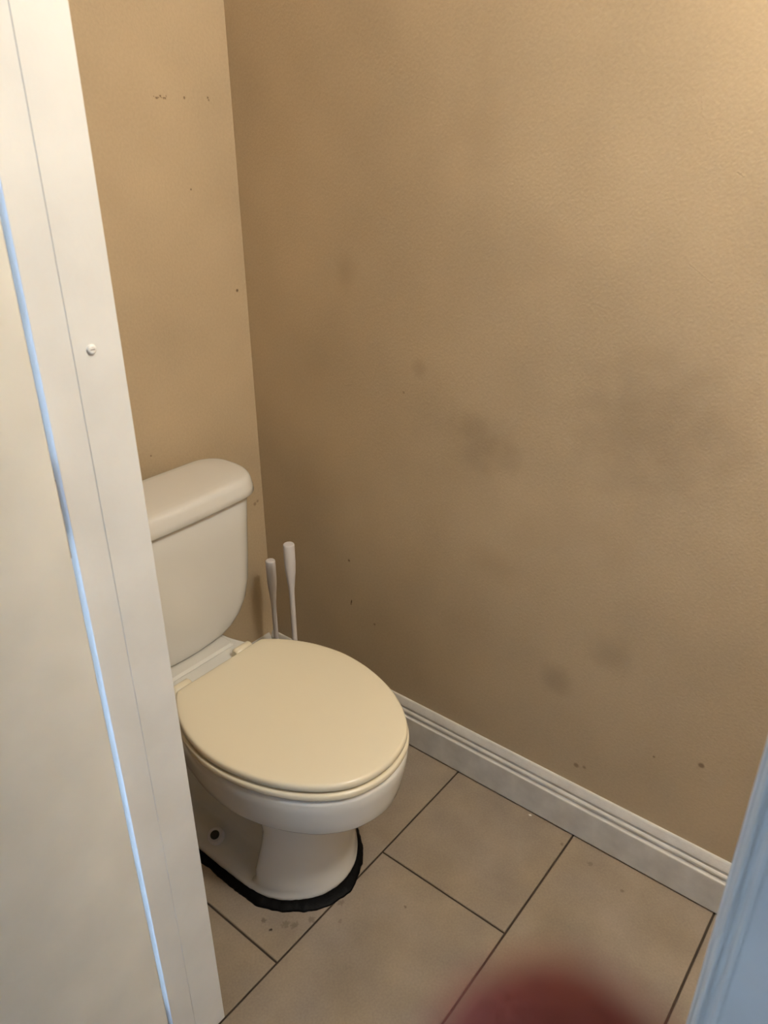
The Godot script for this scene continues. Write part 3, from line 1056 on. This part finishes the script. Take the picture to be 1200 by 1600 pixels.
# ------------------------------------------------------------------ the photographer's hand and phone
# Skeleton in the camera's axes (x right, y up, z towards the photographer), in metres.
func build_hand() -> void:
	var place := camera_place()
	var bones := [
		# [a, b, radius a, radius b]
		[Vector3(0.125, -0.330, 0.160), Vector3(0.062, -0.175, 0.050), 0.040, 0.028],      # forearm
		[Vector3(0.062, -0.175, 0.050), Vector3(0.040, -0.120, 0.004), 0.027, 0.024],      # wrist to palm
		[Vector3(0.050, -0.135, 0.012), Vector3(0.034, -0.095, -0.012), 0.022, 0.014],
		[Vector3(0.046, -0.130, 0.010), Vector3(0.022, -0.100, -0.016), 0.020, 0.013],
		# index finger: up and away from the phone, its tip just under the lens
		[Vector3(0.034, -0.095, -0.012), Vector3(0.028, -0.062, -0.030), 0.0105, 0.0088],
		[Vector3(0.028, -0.062, -0.030), Vector3(0.0150, -0.040, -0.036), 0.0088, 0.0074],
		[Vector3(0.0150, -0.040, -0.036), Vector3(0.0069, -0.0243, -0.0305), 0.0074, 0.0060],
		# middle
		[Vector3(0.026, -0.100, -0.016), Vector3(0.006, -0.080, -0.030), 0.0105, 0.0090],
		[Vector3(0.006, -0.080, -0.030), Vector3(-0.014, -0.074, -0.028), 0.0090, 0.0080],
		[Vector3(-0.014, -0.074, -0.028), Vector3(-0.030, -0.071, -0.020), 0.0080, 0.0068],
		# ring
		[Vector3(0.022, -0.110, -0.014), Vector3(0.002, -0.101, -0.028), 0.0100, 0.0086],
		[Vector3(0.002, -0.101, -0.028), Vector3(-0.016, -0.097, -0.026), 0.0086, 0.0076],
		[Vector3(-0.016, -0.097, -0.026), Vector3(-0.030, -0.095, -0.018), 0.0076, 0.0066],
		# little
		[Vector3(0.024, -0.126, -0.008), Vector3(0.006, -0.124, -0.022), 0.0090, 0.0076],
		[Vector3(0.006, -0.124, -0.022), Vector3(-0.010, -0.121, -0.021), 0.0076, 0.0066],
		[Vector3(-0.010, -0.121, -0.021), Vector3(-0.021, -0.119, -0.016), 0.0066, 0.0058],
		# thumb along the phone's edge
		[Vector3(0.048, -0.128, 0.014), Vector3(0.040, -0.092, 0.024), 0.0150, 0.0110],
		[Vector3(0.040, -0.092, 0.024), Vector3(0.027, -0.062, 0.026), 0.0110, 0.0090],
		[Vector3(0.027, -0.062, 0.026), Vector3(0.010, -0.045, 0.024), 0.0090, 0.0072]]
	var hand := Node3D.new()
	hand.name = "person"
	add_child(hand, true)
	hand.transform = place
	tag(hand, "reddish out-of-focus fingertip of the photographer's hand held before the floor tiles", "hand")
	var skin := commit(surface_net(bones, 0.0025, 0.004), "hand", mat.skin, hand)
	skin.set_meta("label", "bare hand with one fingertip raised")
	# fingernail on the index finger's outer side
	var st := start()
	var tip := Vector3(0.0080, -0.0290, -0.0372)
	var along := Vector3(-0.0084, 0.0142, 0.0055).normalized()
	var side := along.cross(Vector3(0, 0, -1)).normalized()
	var up := side.cross(along).normalized()
	if up.z > 0.0:
		up = -up
	var rings := []
	for k in 6:
		var f := k / 5.0
		var wdt := 0.0046 * sqrt(maxf(0.15, 1.0 - pow(f * 2.0 - 1.0, 4.0)))
		rings.append(circle(tip + along * (f - 0.5) * 0.0105, side * wdt, up * 0.0012, 12))
	loft(st, rings)
	commit(st, "fingernail", mat.nail, hand)
	# sleeve over the forearm
	st = start()
	rings = []
	var a := Vector3(0.078, -0.214, 0.078)
	var b := Vector3(0.135, -0.355, 0.178)
	var d := (b - a).normalized()
	var u := d.cross(Vector3.UP).normalized()
	var v := d.cross(u)
	for lv in [[0.0, 0.0345], [0.0, 0.0385], [0.004, 0.0395], [0.022, 0.0395], [0.026, 0.041], [0.08, 0.044], [0.13, 0.046], [0.18, 0.049]]:
		rings.append(circle(a + d * lv[0], u * lv[1], v * lv[1], 28))
	loft(st, rings, false, true)
	commit(st, "sleeve", mat.cloth, hand)
	# the phone, its lens at the camera
	var phone := Node3D.new()
	phone.name = "smartphone"
	add_child(phone, true)
	phone.transform = place
	tag(phone, "black smartphone held upright in the photographer's hand", "phone")
	st = start()
	add_box(st, Vector3(-0.0565, -0.130, 0.0035), Vector3(0.0150, 0.0160, 0.0115), 0.0025)
	commit(st, "phone_body", mat.phone, phone)


func surface_net(bones: Array, cell: float, blend: float) -> SurfaceTool:
	var lo := Vector3.ONE * 1e9
	var hi := -lo
	for b in bones:
		var r: float = maxf(b[2], b[3]) + cell * 3.0 + blend
		for e in 2:
			var p: Vector3 = b[e]
			lo = lo.min(p - Vector3.ONE * r)
			hi = hi.max(p + Vector3.ONE * r)
	var n := Vector3i(((hi - lo) / cell).ceil()) + Vector3i.ONE
	var field := PackedFloat32Array()
	field.resize(n.x * n.y * n.z)
	field.fill(1.0)
	for b in bones:
		var pa: Vector3 = b[0]
		var pb: Vector3 = b[1]
		var ra: float = b[2]
		var rb: float = b[3]
		var r := maxf(ra, rb) + cell * 2.0 + blend
		var c0 := Vector3i(((pa.min(pb) - Vector3.ONE * r - lo) / cell).floor()).clamp(Vector3i.ZERO, n - Vector3i.ONE)
		var c1 := Vector3i(((pa.max(pb) + Vector3.ONE * r - lo) / cell).ceil()).clamp(Vector3i.ZERO, n - Vector3i.ONE)
		var ab := pb - pa
		var len2 := ab.length_squared()
		for z in range(c0.z, c1.z + 1):
			for y in range(c0.y, c1.y + 1):
				var row := (z * n.y + y) * n.x
				for x in range(c0.x, c1.x + 1):
					var p := lo + Vector3(x, y, z) * cell
					var t := clampf((p - pa).dot(ab) / len2, 0.0, 1.0)
					var d := p.distance_to(pa + ab * t) - lerpf(ra, rb, t)
					var old := field[row + x]
					var h := maxf(blend - absf(old - d), 0.0) / blend
					field[row + x] = minf(old, d) - h * h * blend * 0.25
	# one vertex in each crossed cell
	var at := {}
	var stride := [1, n.x, n.x * n.y]
	for z in n.z - 1:
		for y in n.y - 1:
			for x in n.x - 1:
				var i: int = x + y * n.x + z * n.x * n.y
				var neg := 0
				for k in 8:
					if field[i + (k & 1) * stride[0] + ((k >> 1) & 1) * stride[1] + ((k >> 2) & 1) * stride[2]] < 0.0:
						neg += 1
				if neg == 0 or neg == 8:
					continue
				var sum := Vector3.ZERO
				var count := 0
				for ax in 3:
					for k in 4:
						var o := Vector3i.ZERO
						o[(ax + 1) % 3] = k & 1
						o[(ax + 2) % 3] = k >> 1
						var j: int = i + o.x * stride[0] + o.y * stride[1] + o.z * stride[2]
						var d0 := field[j]
						var d1: float = field[j + stride[ax]]
						if (d0 < 0.0) != (d1 < 0.0):
							var q := Vector3(o)
							q[ax] += d0 / (d0 - d1)
							sum += q
							count += 1
				at[i] = lo + (Vector3(x, y, z) + sum / count) * cell
	var st := start()
	st.set_smooth_group(0)
	for i in at:
		for ax in 3:
			var d0: float = field[i]
			var d1: float = field[i + stride[ax]]
			if (d0 < 0.0) == (d1 < 0.0):
				continue
			var s1: int = stride[(ax + 1) % 3]
			var s2: int = stride[(ax + 2) % 3]
			if not (at.has(i - s1) and at.has(i - s2) and at.has(i - s1 - s2)):
				continue
			var out := Vector3.ZERO
			out[ax] = 1.0 if d0 < 0.0 else -1.0
			quad(st, at[i], at[i - s1], at[i - s1 - s2], at[i - s2], out)
	return st
